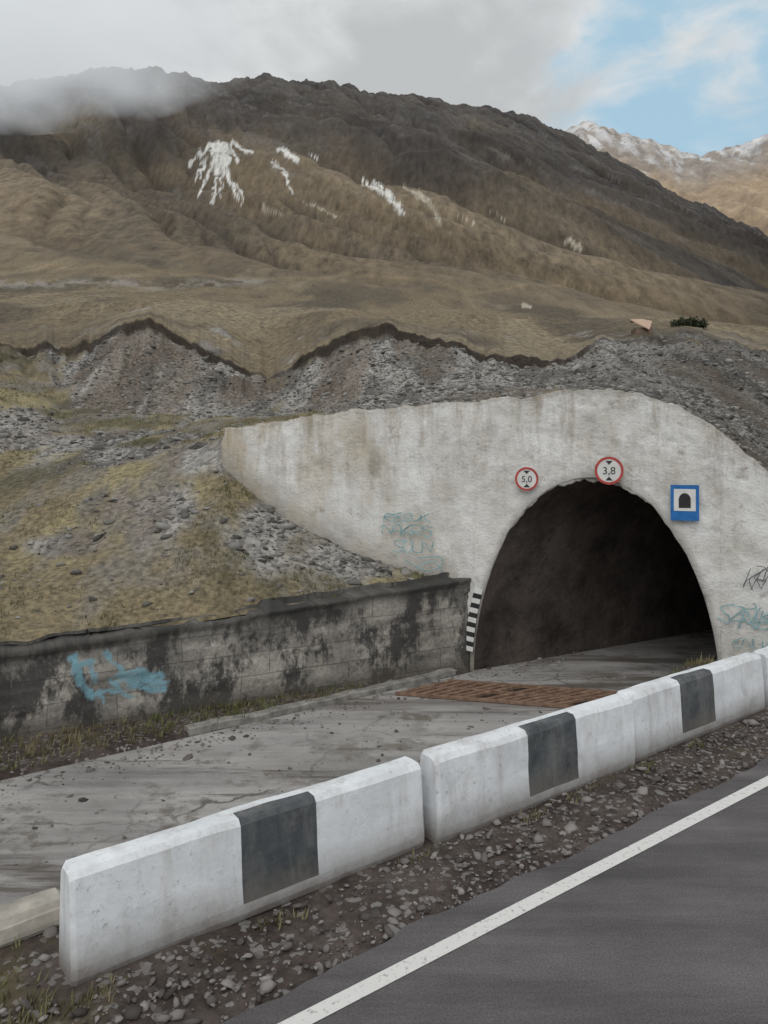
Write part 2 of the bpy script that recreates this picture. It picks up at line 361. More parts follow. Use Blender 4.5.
strip('old_road',pl,pr,OLD,asphalt('old_asphalt',(.22,.212,.203),(.34,.33,.318),True),sub=4)

# ============================================================ PORTAL
def PP(s,z,off=0):
    return (LAT0+TX*s+nx*off, DEP0+TY*s+ny*off, z)
portal=empty('tunnel_portal')
cs,hw,ah=2.47,2.47,4.19
def archz(s):
    q=np.clip(1-((s-cs)/hw)**2,0,1); return OLD-.1+(ah+.1)*np.sqrt(q)
sl=np.linspace(-7.0,0,180)[:-1]; sa=cs-hw*np.cos(np.linspace(0,np.pi,170)); sr=np.linspace(4.94,7.9,70)[1:]
ss=np.concatenate([sl,sa,sr]); nr=70
bot=np.where((ss>0)&(ss<4.94),archz(ss),OLD-.3)
qx=np.clip(np.abs((ss-cs)/hw),0,1)
bot+=np.where((ss>.02)&(ss<4.92),fbm(ss*4,ss*0,5,501,.65)*.13*(1-qx**3),0)
ok=ss>=-6.56; ss=ss[ok];bot=bot[ok];top=ptop(ss)+fbm(ss/.5,ss*0,6,511,.68)*.12
top=np.maximum(top,bot+.02)
tz=np.linspace(0,1,nr)[:,None]; S=ss[None]+0*tz; Zp_=bot[None]*(1-tz)+top[None]*tz
S=S+sstep(-5.6,-6.5,S)*fbm(Zp_/.5,S*0,3,521)*.14
off=fbm(S/1.3,Zp_/1.3,4,531)*.06+fbm(S/.22,Zp_/.22,3,541)*.022
Xp=LAT0+TX*S+nx*off; Yp=DEP0+TY*S+ny*off
Bx=LAT0+TX*S-nx*.6; By=DEP0+TY*S-ny*.6
Rn,Cn=S.shape; NV=Rn*Cn
Vf=np.concatenate([np.stack([Xp,Yp,Zp_],-1).reshape(-1,3),np.stack([Bx,By,Zp_],-1).reshape(-1,3)])
idx=np.arange(NV).reshape(Rn,Cn)
Ff=np.stack([idx[:-1,:-1],idx[:-1,1:],idx[1:,1:],idx[1:,:-1]],-1).reshape(-1,4)
rim=[]
for e0_,e1_ in ((idx[-1,:-1],idx[-1,1:]),(idx[0,1:],idx[0,:-1]),(idx[1:,0],idx[:-1,0]),(idx[:-1,-1],idx[1:,-1])):
    rim.append(np.stack([e0_,e1_,e1_+NV,e0_+NV],-1))
me=np_mesh('facade',Vf,np.concatenate([Ff,Ff[:,::-1]+NV]+rim))
dbl=lambda A:np.concatenate([np.asarray(A).ravel()]*2)
fattr(me,'ps',dbl(S)); fattr(me,'pz',dbl(Zp_))
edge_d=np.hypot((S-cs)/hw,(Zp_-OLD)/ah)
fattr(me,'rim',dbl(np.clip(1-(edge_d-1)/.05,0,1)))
fattr(me,'topd',dbl(top[None]-Zp_))
ybz=tb(S[0],-6.56,3.1,-5.5,2.3,-4.3,1.5,-2.8,.9,-1.6,.45,-.4,.3,0,-1.4,4.94,-1.4,8,-1.4)
fattr(me,'botd',dbl(Zp_-ybz[None]))
pat=np.exp(-((S+2.35)/.16)**4-((Zp_-3.15)/.38)**4)+.6*np.exp(-((S+2.9)/.3)**2-((Zp_-3.75)/.35)**2)
fattr(me,'patch',dbl(pat))
f=M('whitewashed_plaster',.85)
ps=f.attr('ps'); pz=f.attr('pz'); cb=f.n.new('ShaderNodeCombineXYZ'); f.link(ps,cb.inputs[0]); f.link(pz,cb.inputs[1]); P2=cb.outputs[0]
def mpf(sc):
    m_=f.n.new('ShaderNodeMapping'); m_.inputs['Scale'].default_value=sc; f.link(P2,m_.inputs[0]); return m_.outputs[0]
big=f.noise(.9,8,.7,P2); strk=f.noise(1.0,8,.72,mpf((1.7,.3,1))); fin=f.noise(9,7,.78,P2)
c=f.mix(f.rng(big,.34,.60),(.62,.605,.56),(.84,.84,.825))
tp=f.rng(f.attr('topd'),0,2.4,1,0)
c=f.mix(f.math('MULTIPLY',f.rng(strk,.47,.62),f.math('ADD',f.math('MULTIPLY',tp,.62),.16)),c,(.34,.29,.225))
ys=f.math('MULTIPLY',f.rng(ps,-6.5,1.5,1,.15),f.rng(f.noise(.8,7,.72,mpf((1,.6,1))),.45,.63)); c=f.mix(f.math('MULTIPLY',ys,.68),c,(.50,.40,.25))
c=f.mix(f.rng(f.noise(2.2,8,.78,P2),.56,.67,0,.72),c,(.35,.31,.26))
c=f.mix(f.rng(f.math('MULTIPLY',f.attr('patch'),f.rng(fin,.3,.6,.3,1.2)),.15,.8,0,.6),c,(.30,.26,.20))
c=f.mix(f.rng(f.math('ADD',f.attr('topd'),f.math('MULTIPLY',fin,.3)),.12,.28,.65,0),c,(.22,.185,.14))
base=f.math('ADD',f.attr('botd'),f.math('MULTIPLY',big,-1.6)); c=f.mix(f.rng(base,-1.0,0,.85,0),c,(.27,.24,.20))
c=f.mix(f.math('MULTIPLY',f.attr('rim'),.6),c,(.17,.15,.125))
c=f.mix(f.rng(fin,.59,.73,0,.6),c,(.28,.26,.23))
f.color(c); f.bump(f.math('ADD',fin,f.math('MULTIPLY',big,1.5)),.75,.06)
fac=add_obj('facade',me,[f.m],portal,smooth=False)
th=np.linspace(0,np.pi,56); rs=cs-hw*np.cos(th); rz=OLD-.05+(ah+.05)*np.sin(th)
P_=np.array(path); TXr=LAT0+TX*rs[None]+(SA*P_[:,:1]-CA*P_[:,1:]); TYr=DEP0+TY*rs[None]+(CA*P_[:,:1]+SA*P_[:,1:]); TZr=rz[None]+0*TXr
ii=np.arange(len(P_))[:,None]*.5; amp=np.clip((ii-.5)/2,0,1)
nz=fbm(ii/1.2+0*TXr,th[None]*2.5,4,551)*.16*amp
nz=np.where(th[None]>2.2,nz*.1,nz)
TXr+=TX*np.sign(cs-rs)[None]*nz; TYr+=TY*np.sign(cs-rs)[None]*nz; TZr-=np.abs(nz)*np.sin(th)[None]
TZr[0]+=.05*np.sin(th)
me=grid_mesh('lining',TXr,TYr,TZr)
lm=M('tunnel_rock',.9); n=lm.noise(1.1,8,.7); c=lm.mix(lm.rng(n,.35,.65),(.036,.029,.025),(.115,.095,.083))
c=lm.mix(lm.rng(lm.noise(3,7,.7),.55,.68,0,.7),c,(.02,.017,.016)); lm.color(c); lm.bump(n,.9,.12)
lin=add_obj('lining',me,[lm.m],portal,smooth=True)
e=len(P_)-1
V=[(TXr[e,i],TYr[e,i],TZr[e,i]) for i in range(len(th))]; add_obj('end_wall',py_mesh('end_wall',V,[tuple(range(len(V)))]),[lm.m],portal)

# ---------------- signs
def tube(name,V,F,mat,parent): return add_obj(name,py_mesh(name,V,F),[mat],parent)
def ring_plate(name,s,z,r0,r1,o0,o1,mat,parent,n=40):
    V=[];Fc=[]
    for i in range(n):
        t=2*math.pi*i/n
        for r,o in ((r0,o0),(r1,o0),(r1,o1),(r0,o1)): V.append(PP(s+r*math.cos(t),z+r*math.sin(t),o))
    for i in range(n):
        j=(i+1)%n
        for k in range(4):
            l=(k+1)%4; Fc.append((4*i+k,4*j+k,4*j+l,4*i+l))
    return tube(name,V,Fc,mat,parent)
def plate(name,poly,o0,o1,mat,parent):
    n=len(poly); V=[PP(a,b,o0) for a,b in poly]+[PP(a,b,o1) for a,b in poly]
    Fc=[tuple(range(n))[::-1],tuple(range(n,2*n))]+[(i,(i+1)%n,n+(i+1)%n,n+i) for i in range(n)]
    return tube(name,V,Fc,mat,parent)
white=simple('sign_white',(.66,.66,.64),.5,.12,6); red=simple('sign_red',(.42,.07,.06),.5,.25,9); blue=simple('sign_blue',(.025,.15,.42),.45,.2,6); black=simple('sign_black',(.03,.03,.03),.6)
steel=simple('galvanised_steel',(.35,.35,.35),.5)
def text(body,s,z,size,o,parent,mat):
    cu=bpy.data.curves.new('numerals','FONT'); cu.body=body; cu.size=size; cu.align_x='CENTER'; cu.align_y='CENTER'; cu.extrude=.002
    ob=bpy.data.objects.new('numerals',cu); scene.collection.objects.link(ob); cu.materials.append(mat)
    ob.location=PP(s,z,o); ob.rotation_euler=(math.pi/2,0,math.atan2(TY,TX)); ob.parent=parent
def circ(s,z,r,n=40): return [(s+r*math.cos(2*math.pi*i/n),z+r*math.sin(2*math.pi*i/n)) for i in range(n)]
def limit_sign(name,s,z,r,body):
    p=empty(name); o=.13
    plate('board',circ(s,z,r),o,o+.015,white,p); ring_plate('red_border',s,z,r*.82,r*1.0,o+.012,o+.022,red,p)
    plate('bracket',[(s-.03,z-r*.9),(s+.03,z-r*.9),(s+.03,z+r*.9),(s-.03,z+r*.9)],.02,o,steel,p)
    text(body,s,z-.01,r*.75,o+.018,p,black)
    for sg in (-1,1):
        tri=[(s-.07,z+sg*r*.70),(s+.07,z+sg*r*.70),(s,z+sg*r*.42)]
        if sg<0: tri=tri[::-1]
        plate('arrow',tri,o+.016,o+.020,black,p)
limit_sign('width_limit_sign',1.19,2.80,.25,'5,0')
limit_sign('height_limit_sign',2.87,2.985,.285,'3,8')
p=empty('tunnel_sign'); s,z,o=4.30,2.36,.09
plate('board',[(s-.26,z-.35),(s+.26,z-.35),(s+.26,z+.35),(s-.26,z+.35)],o,o+.02,blue,p)
plate('panel',[(s-.2,z-.16),(s+.2,z-.16),(s+.2,z+.27),(s-.2,z+.27)],o+.02,o+.026,white,p)
ar=[(s-.11,z-.10),(s+.11,z-.10)]+[(s+.11*math.cos(t),z+.06+.13*math.sin(t)) for t in np.linspace(0,math.pi,12)]
plate('tunnel_symbol',ar,o+.026,o+.030,black,p)
plate('bracket',[(s-.03,z-.3),(s+.03,z-.3),(s+.03,z+.3),(s-.03,z+.3)],.02,o,steel,p)
p=empty('hazard_marker')
n=13
for i in range(n):
    z0_=OLD+.45+i*.105; z1_=z0_+.105
    e0=cs-hw*math.sqrt(max(0,1-((z0_-OLD)/ah)**2)); e1=cs-hw*math.sqrt(max(0,1-((z1_-OLD)/ah)**2))
    plate('stripe',[(e0-.20,z0_),(e0-.02,z0_-.03),(e1-.02,z1_-.03),(e1-.20,z1_)],.06,.10,black if i%2 else white,p)

# ---------------- graffiti ribbons
def ribbon(name,strokes,w,fn,mat):
    V=[];Fc=[]
    for k,st in enumerate(strokes):
        pts=np.array(st,float); q=[]
        for i in range(len(pts)-1):
            p0=pts[max(i-1,0)];p1=pts[i];p2=pts[i+1];p3=pts[min(i+2,len(pts)-1)]
            for t in np.linspace(0,1,7)[:-1]: q.append(.5*((2*p1)+(-p0+p2)*t+(2*p0-5*p1+4*p2-p3)*t*t+(-p0+3*p1-3*p2+p3)*t**3))
        q.append(pts[-1]); q=np.array(q); tg=np.gradient(q,axis=0); tg/=np.linalg.norm(tg,axis=1)[:,None]+1e-9
        b0=len(V)
        for j,(pt,t_) in enumerate(zip(q,tg)):
            ww=w*(.6+.6*random.random()); 
            V.append(fn(pt[0]-t_[1]*ww/2,pt[1]+t_[0]*ww/2,k)); V.append(fn(pt[0]+t_[1]*ww/2,pt[1]-t_[0]*ww/2,k))
        for j in range(len(q)-1): Fc.append((b0+2*j,b0+2*j+1,b0+2*j+3,b0+2*j+2))
    return add_obj(name,py_mesh(name,V,Fc),[mat])
teal=simple('spray_teal',(.25,.41,.43),.8,.4,5); dk=simple('spray_dark',(.15,.16,.16),.8,.4,5)
GL={'S':[(1,.9),(.5,1),(.1,.8),(.4,.55),(.9,.35),(.6,0),(0,.1)],'U':[(0,1),(.05,.3),(.4,0),(.8,.2),(.9,1)],'R':[(0,0),(.1,1),(.8,.9),(.7,.55),(.1,.5),(.9,0)],'K':[(0,1),(.1,0),(.1,.4),(.9,1),(.3,.5),(1,0)],'E':[(.9,1),(.1,.9),(.1,.5),(.7,.5),(.1,.45),(.1,0),(.9,.05)],'A':[(0,0),(.5,1),(1,0),(.7,.4),(.2,.4)],'N':[(0,0),(.1,1),(.8,0),(.9,1)],'O':[(.5,1),(0,.6),(.3,0),(.9,.3),(.8,.9),(.4,1)],'Z':[(0,1),(.9,.9),(.1,.1),(1,0)]}
def word(t,x0,z0,w,hh,sl=.1,j=.03):
    st=[];cw=w/len(t)
    for i,ch in enumerate(t): st.append([(x0+cw*(i-.05+1.15*a)+sl*b*hh+random.uniform(-j,j),z0+hh*b+random.uniform(-j,j)) for a,b in GL[ch]])
    return st
pf_=lambda a,b,k:PP(a,b,.088+.001*(k%5))
ribbon('graffiti',word('RESUK',-2.1,1.82,1.1,.17)+word('NAKRS',-2.15,1.50,1.2,.22)+word('SOUN',-1.85,1.14,.9,.24)+[[(-1.6,.95),(-1.1,.72),(-.75,.85),(-.75,1.05),(-1.3,1.0)],[(-1.3,.8),(-.9,.95),(-.7,.7)]],.026,pf_,teal)
ribbon('graffiti',word('SZOUANZR',4.90,.10,1.7,.32,.2,.05)+word('NSA',5.3,.02,.8,.3,.3,.05),.028,pf_,teal)
ribbon('graffiti',word('KRNESA',5.35,.75,.9,.36,.4)+word('ZNK',5.5,.9,.6,.3,.2),.018,pf_,dk)
ribbon('graffiti',word('ENUK',5.15,-.40,.7,.18,.2,.04),.016,pf_,teal)

# ============================================================ RETAINING WALL
aw_=np.arange(-26,11.75,.06); nr=40
Aw=aw_[None]+0*np.arange(nr)[:,None]; tz=np.linspace(0,1,nr)[:,None]
tpw=wall_top(aw_)+fbm(aw_/.8,aw_*0,4,601)*.035; Zw=(OLD-.25)*(1-tz)+tpw[None]*tz
offw=fbm(Aw/.7,Zw/.4,4,611)*.04
cid=np.floor((Zw-OLD)/.42); joint=(np.abs(((Zw-OLD)/.42)%1-.5)>.46)
offw=offw-.015*joint+(_h(cid,np.floor(Aw/1.1+cid*.5),7)-.5)*.04+np.where(tpw[None]-Zw<.10,.05,0)
Bw=wall_b(Aw)-offw; Xw,Yw=SA*Aw-CA*Bw,CA*Aw+SA*Bw
me=grid_mesh('retaining_wall',Xw,Yw,Zw); fattr(me,'wa',Aw); fattr(me,'wz',Zw); fattr(me,'wt',tpw[None]-Zw)
gp=np.zeros_like(Aw)
def gseg(x1,y1,x2,y2,wd_):
    dx,dy=x2-x1,y2-y1; a_=Aw+fbm(Aw/.2,Zw/.2,3,651)*.08; z_=Zw+fbm(Aw/.2,Zw/.2,3,652)*.08
    t=np.clip(((a_-x1)*dx+(z_-y1)*dy)/(dx*dx+dy*dy),0,1); return np.clip(1.5-np.hypot(a_-x1-t*dx,z_-y1-t*dy)/wd_,0,1)
for g_ in [(3.68,-.12,3.78,-.5,.07),(3.78,-.5,4.0,-.85,.08),(3.72,-.3,3.98,-.2,.05),(3.95,-.25,4.05,-.55,.05),(4.0,-.85,4.4,-.75,.05),(4.25,-.12,4.45,-.45,.07),(4.45,-.45,5.2,-.62,.07),(4.4,-.5,4.8,-.8,.08),(4.8,-.8,5.2,-.85,.08),(4.6,-.6,5.25,-.75,.06),(4.3,-.6,4.6,-.9,.05),(4.2,-.95,4.15,-.75,.05)]:
    gp=np.maximum(gp,gseg(*g_))
fattr(me,'spray',gp)
w=M('stained_concrete',.9); cb=w.n.new('ShaderNodeCombineXYZ'); w.link(w.attr('wa'),cb.inputs[0]); w.link(w.attr('wz'),cb.inputs[1]); P2=cb.outputs[0]
def mpw(sc):
    m_=w.n.new('ShaderNodeMapping'); m_.inputs['Scale'].default_value=sc; w.link(P2,m_.inputs[0]); return m_.outputs[0]
n=w.noise(.9,8,.7,P2); st=w.noise(1,8,.75,mpw((1.1,.6,1))); fn=w.noise(12,8,.78,P2)
c=w.mix(w.rng(n,.36,.60),(.18,.17,.155),(.46,.43,.39))
br=w.n.new('ShaderNodeTexBrick'); br.inputs['Scale'].default_value=1.; br.inputs['Brick Width'].default_value=1.1; br.inputs['Row Height'].default_value=.42; br.inputs['Mortar Size'].default_value=.010
br.inputs['Color1'].default_value=(1.15,1.15,1.13,1);br.inputs['Color2'].default_value=(.75,.75,.75,1);br.inputs['Mortar'].default_value=(.4,.4,.4,1)
w.link(P2,br.inputs['Vector']); c=w.mix(.7,c,br.outputs['Color'],'MULTIPLY')
c=w.mix(w.rng(fn,.35,.7),w.mix(1,c,(.65,.65,.65),'MULTIPLY'),w.mix(1,c,(1.3,1.3,1.3),'MULTIPLY'))
c=w.mix(w.math('MULTIPLY',w.rng(st,.48,.55),.88),c,(.045,.044,.043))
c=w.mix(w.rng(w.math('ADD',w.attr('wt'),w.math('MULTIPLY',st,-.9)),-.40,.05,.85,0),c,(.055,.054,.05))
c=w.mix(w.rng(w.math('ADD',w.attr('wz'),w.math('MULTIPLY',n,-.8)),-1.75,-1.4,.8,0),c,(.09,.08,.065))
sprn=w.rng(w.math('ADD',w.attr('spray'),w.math('MULTIPLY',w.math('SUBTRACT',fn,.5),1.6)),.45,.95,0,.85)
c=w.mix(sprn,c,(.22,.42,.50))
w.color(c); w.bump(w.math('ADD',fn,n),.7,.04)
wo=add_obj('retaining_wall',me,[w.m],smooth=True); so=wo.modifiers.new('t','SOLIDIFY'); so.thickness=.45
nrm=me.polygons[50].normal; so.offset=-1 if (nrm.x*CA-nrm.y*SA)>0 else 1
km=simple('kerb_concrete',(.22,.21,.19),.9,.45,5)
V=[];Fc=[]
ks=np.arange(5.2,11.3,.15)
for i,a in enumerate(ks):
    j=float(fbm(np.array([a*2]),np.array([0.]),3,4)[0])*.03
    for b,z in ((12.13,OLD-.05),(12.14,OLD+.10+j),(12.17,OLD+.12+j),(12.34,OLD+.12+j),(12.36,OLD-.05)):
        x,y=W(a,min(b,wall_b(a)+.02)+j*.5); V.append((x,y,z))
for i in range(len(ks)-1):
    for k in range(4): q=i*5+k; Fc.append((q,q+5,q+6,q+1))
Fc+= [tuple(range(5)),tuple(range(len(V)-5,len(V)))[::-1]]
add_obj('kerb',py_mesh('kerb',V,Fc),[km])
rust=M('rusty_steel',.8); n=rust.noise(6,7,.7); rust.color(rust.mix(rust.rng(n,.35,.65),(.12,.065,.045),(.28,.19,.135))); rust.bump(n,.4,.01)
V=[];Fc=[]
def boxab(p,q,w,z0,z1):
    p=np.array(p);q=np.array(q);d_=(q-p)/np.linalg.norm(q-p);nn=np.array([-d_[1],d_[0]])*w/2; b=len(V)
    for z in (z0,z1):
        for c_ in (p-nn,q-nn,q+nn,p+nn): x,y=W(*c_); V.append((x,y,z))
    Fc.extend([(b,b+3,b+2,b+1),(b+4,b+5,b+6,b+7)]+[(b+i,b+(i+1)%4,b+4+(i+1)%4,b+4+i) for i in range(4)])
g0,g1=np.array([9.35,11.8]),np.array([10.75,11.8]); e_=np.array([.62,-.785])
LG=4.6
for i,t in enumerate(np.arange(0,LG,.21)):
    if i in (7,15): continue
    boxab(g0+e_*(t+random.uniform(-.015,.015)),g1+e_*(t*1.12+random.uniform(-.02,.02)),.085,OLD+.01,OLD+.05+random.uniform(0,.012))
for k in (0,.5,1): boxab(g0*(1-k)+g1*k-e_*.05,(g0+e_*LG)*(1-k)+(g1+e_*LG*1.12)*k,.07,OLD+.012,OLD+.066)
add_obj('drain_grate',py_mesh('drain_grate',V,Fc),[rust.m])
pit=[g0-e_*.02,g1-e_*.02,g1+e_*LG*1.12,g0+e_*LG]
add_obj('grate_pit',py_mesh('grate_pit',[(*W(*p),OLD+.005) for p in pit],[(0,1,2,3)]),[simple('pit_dark',(.03,.022,.018),.95)])  # flat near-black sheet under the grate bars, just above the road

# ============================================================ CONCRETE BARRIERS
def barrier_mat(name,c1,c2,dirt=1.):
    m=M(name,.8); o=m.sepz(); f_=m.noise(16,8,.78)
    oi=m.n.new('ShaderNodeObjectInfo'); wv=m.n.new('ShaderNodeVectorMath'); wv.operation='ADD'; m.link(m.co,wv.inputs[0]); 
    sc_=m.n.new('ShaderNodeVectorMath'); sc_.operation='SCALE'; sc_.inputs['Scale'].default_value=40; cx=m.n.new('ShaderNodeCombineXYZ'); m.link(oi.outputs['Random'],cx.inputs[0]); m.link(cx.outputs[0],sc_.inputs[0]); m.link(sc_.outputs[0],wv.inputs[1]); q=wv.outputs[0]
    n=m.noise(2.2,8,.75,q); sm_=m.n.new('ShaderNodeMapping'); sm_.inputs['Scale'].default_value=(5,5,.8); m.link(q,sm_.inputs[0]); sk=m.noise(1,7,.7,sm_.outputs[0])
    c=m.mix(m.rng(n,.35,.65),c1,c2)
    c=m.mix(m.rng(sk,.50,.68,0,.5*dirt),c,(.38,.36,.33))
    lowz=m.math('ADD',o[2],m.math('MULTIPLY',n,-.45)); c=m.mix(m.rng(lowz,-.22,.10,.9,0),c,(.15,.125,.105))
    c=m.mix(m.rng(m.noise(1.4,8,.8,q),.54,.68,0,.5*dirt),c,(.33,.31,.29))
    c=m.mix(m.rng(f_,.58,.68,0,.7*dirt),c,(.22,.21,.20)); m.color(c); m.bump(m.math('ADD',f_,n),.4,.015); return m.m
bw=barrier_mat('barrier_white_paint',(.60,.625,.65),(.78,.805,.83)); bk=barrier_mat('barrier_black_paint',(.045,.052,.058),(.115,.125,.13),.45)
def barrier(a0,a1,k0,k1,b=4.886,hgt=.71,tilt=0,yaw=0,z0=-.04,seed=0,black_=True,mat=None,nz_amp=1.):
    L=a1-a0; cuts=sorted(set([0,.03]+list(np.arange(.1,L-.05,.06))+[L-.03,L]+[k0-a0,k1-a0]))
    prof=[(.02,0),(.006,.05),(.004,hgt*.17),(.012,hgt*.35),(.02,hgt*.52),(.03,hgt*.7),(.045,hgt-.04),(.075,hgt),(.16,hgt+.005),(.245,hgt),(.275,hgt-.04),(.30,hgt*.5),(.32,0)]
    P=len(prof); V=[];Fc=[];mi=[]
    for x in cuts:
        ed=min(x,L-x); inset=.025*max(0,1-ed/.03)
        for j,(y,z) in enumerate(prof):
            nx_=float(fbm(np.array([x*1.6+seed*9]),np.array([z*3+y*4.]),4,seed,.45)[0])*nz_amp
            yy=y+(inset if y<.15 else -inset)+nx_*.014; zz=z-(inset if z>.3*hgt else 0)+(nx_*.012 if z>.3*hgt else 0)
            V.append((x-L/2,yy,zz))
    for i in range(len(cuts)-1):
        xm=(cuts[i]+cuts[i+1])/2+a0
        for j in range(P-1): Fc.append((i*P+j,(i+1)*P+j,(i+1)*P+j+1,i*P+j+1)); mi.append(1 if (black_ and k0<xm<k1 and 2<=j<=7) else 0)
    Fc.append(tuple(range(P))); mi.append(0); Fc.append(tuple(range((len(cuts)-1)*P,len(cuts)*P))[::-1]); mi.append(0)
    me=py_mesh('concrete_barrier',V,Fc); me.materials.append(mat or bw); me.materials.append(bk)
    me.polygons.foreach_set('material_index',mi); o=add_obj('concrete_barrier',me,smooth=False)
    import bmesh; bm=bmesh.new(); bm.from_mesh(me); bmesh.ops.recalc_face_normals(bm,faces=bm.faces); bm.to_mesh(me); bm.free()
    x,y=W((a0+a1)/2,b); o.location=(x,y,z0); o.rotation_euler=(tilt,0,math.atan2(CA,SA)+yaw); return o
spec=[(1.34,4.20,2.50,3.13,4.90,.69,0,.008),(4.29,7.04,5.40,6.10,4.84,.72,.015,-.01),(7.13,9.98,8.04,8.75,4.90,.71,-.015,.006)]
for i in range(14):
    a=10.08+i*2.93; spec.append((a,a+2.84,a+1.08,a+1.76,4.89+random.uniform(-.03,.03),.71,random.uniform(-.015,.015),random.uniform(-.006,.006)))
for i,q in enumerate(spec): barrier(q[0],q[1],q[2],q[3],q[4],q[5],q[6],q[7],seed=i)
barrier(-1.5,1.5,-1.5,-.9,5.55,.16,.03,.0,z0=-.02,seed=33,black_=False,mat=simple('bare_concrete',(.38,.355,.31),.9,.4,4),nz_amp=1.5)
for i in range(5):
    a=-5.8-i*2.93; barrier(a,a+2.84,a+1.08,a+1.76,4.9,.71,0,0,seed=50+i)

# ============================================================ SCATTER
ph=(1+5**.5)/2
IV=np.array([(-1,ph,0),(1,ph,0),(-1,-ph,0),(1,-ph,0),(0,-1,ph),(0,1,ph),(0,-1,-ph),(0,1,-ph),(ph,0,-1),(ph,0,1),(-ph,0,-1),(-ph,0,1)])/1.9
IF=np.array([(0,11,5),(0,5,1),(0,1,7),(0,7,10),(0,10,11),(1,5,9),(5,11,4),(11,10,2),(10,7,6),(7,1,8),(3,9,4),(3,4,2),(3,2,6),(3,6,8),(3,8,9),(4,9,5),(2,4,11),(6,2,10),(8,6,7),(9,8,1)])
def stones(name,P,S,mat):
    n=len(P); V=IV[None]*(1+rng.normal(0,.22,(n,12,1)))*S[:,None,None]*np.stack([rng.uniform(.7,1.5,n),rng.uniform(.6,1.1,n),rng.uniform(.3,.7,n)],-1)[:,None]
    a=rng.uniform(0,6.28,n); ca,sa=np.cos(a)[:,None],np.sin(a)[:,None]
    V=np.stack([V[...,0]*ca-V[...,1]*sa,V[...,0]*sa+V[...,1]*ca,V[...,2]+.25*V[...,0]*rng.normal(0,1,(n,1))],-1)+P[:,None]
    F=IF[None]+12*np.arange(n)[:,None,None]; me=np_mesh(name,V.reshape(-1,3),F.reshape(-1,3))
    fattr(me,'rnd',np.repeat(rng.random(n),12)); return add_obj(name,me,[mat])
def stone_mat(name,a,b):
    m=M(name,.9); c=m.mix(m.attr('rnd'),a,b); c=m.mix(m.rng(m.noise(9,3),.3,.7),m.mix(1,c,(.7,.7,.7),'MULTIPLY'),c); m.color(c); return m.m
sm=stone_mat('scree_rock',(.075,.068,.060),(.33,.32,.30)); gmt=stone_mat('roadside_stone',(.06,.052,.048),(.30,.275,.26))
N=150000; rows=rng.uniform(2,sum(nseg[:4]),N); cols=rng.uniform(120,X.shape[1]-60,N); x,y,z,sc_,sg,pxx,pyy=sample(rows,cols)
brn=sstep(.50,.66,fbm(x/2.2,y/10,4,183)*.5+.5)
ok=(rng.random(N)<sc_**1.5*.45*(1-.7*brn)*np.clip((y/34)**1.0,.3,1)+.012)&((sg<.93)|(sg>2.0))&(pxx>-120)&(pxx<900)
x,y,z=x[ok],y[ok],z[ok]; S=np.clip(rng.lognormal(-3.25,.6,len(x)),.02,.24)
stones('scree_stones',np.stack([x,y,z],-1),S,sm)
N=11000; a=rng.uniform(-3,26,N); b=np.concatenate([rng.uniform(4.0,4.95,N//2),rng.uniform(4.1,6.4,N-N//2)])
keepb=~((b>4.86)&(b<5.25)&(a>1.2)); a,b=a[keepb],b[keepb]; S=np.clip(rng.lognormal(-4.45,.65,len(a)),.005,.08)
stones('gravel',np.stack([SA*a-CA*b,CA*a+SA*b,np.where(b<5.6,-.02,-.02+OLD*sstep(5.7,8.1,b))],-1),S,gmt)
N=900; a=rng.uniform(-2,15,N); b=np.where(rng.random(N)<.6,rng.uniform(11.5,12.1,N),rng.uniform(8.3,12,N)); S=np.clip(rng.lognormal(-4.1,.6,N),.01,.10)
stones('road_rubble',np.stack([SA*a-CA*b,CA*a+SA*b,np.full(N,OLD+.005)],-1),S,gmt)
def grass(name,P,H,mat,nb=5):
    n=len(P); Pn=np.repeat(P,nb,0); Hn=np.repeat(H,nb)*rng.uniform(.5,1.2,n*nb); m=n*nb
    a=rng.uniform(0,6.28,m); off=np.stack([np.cos(a),np.sin(a),0*a],-1)*(Hn*rng.uniform(0,.5,m))[:,None]
    b0=Pn+off; b0[:,2]-=.02; w=np.stack([-np.sin(a),np.cos(a),0*a],-1)*(Hn*.05+.004)[:,None]
    tip=b0+off*rng.uniform(.4,1.6,m)[:,None]+np.stack([0*a+.12*Hn,0*a,Hn],-1)
    V=np.stack([b0-w,b0+w,tip],1).reshape(-1,3); F=np.arange(3*m).reshape(-1,3); me=np_mesh(name,V,F)
    fattr(me,'rnd',np.repeat(np.repeat(rng.random(n),nb),3)); return add_obj(name,me,[mat])
gr=M('dry_grass',.9); rr=gr.attr('rnd'); c=gr.mix(gr.rng(rr,0,.8),(.115,.099,.056),(.25,.215,.125)); c=gr.mix(gr.rng(gr.noise(.45,4),.44,.58),c,gr.mix(1,c,(.66,.80,.60),'MULTIPLY')); gr.color(c)
N=70000; rows=rng.uniform(.5,sum(nseg[:3])+20,N); cols=rng.uniform(100,X.shape[1]-60,N); x,y,z,sc_,sg,pxx,pyy=sample(rows,cols)
cl=fbm(x/1.2,y/1.8,3,701)*.5+.5
ok=(rng.random(N)<np.clip((1-sc_*1.2),0,1)*np.clip(y/22,.4,1)*sstep(.35,.6,cl))&((sg<.93)|(sg>2.05))&(pxx>-150)&(pxx<900); x,y,z=x[ok],y[ok],z[ok]
grass('grass',np.stack([x,y,z],-1),rng.uniform(.04,.13,len(x)),gr.m,4)
N=1500; a=rng.uniform(-4,9,N); b=wall_b(a)-rng.uniform(.03,1.4,N)**1.3; ok=b>12.2; a,b=a[ok],b[ok]
P=np.stack([SA*a-CA*b,CA*a+SA*b,np.full(len(a),OLD+.08)],-1); grass('grass',P,rng.uniform(.05,.16,len(a)),gr.m,6)
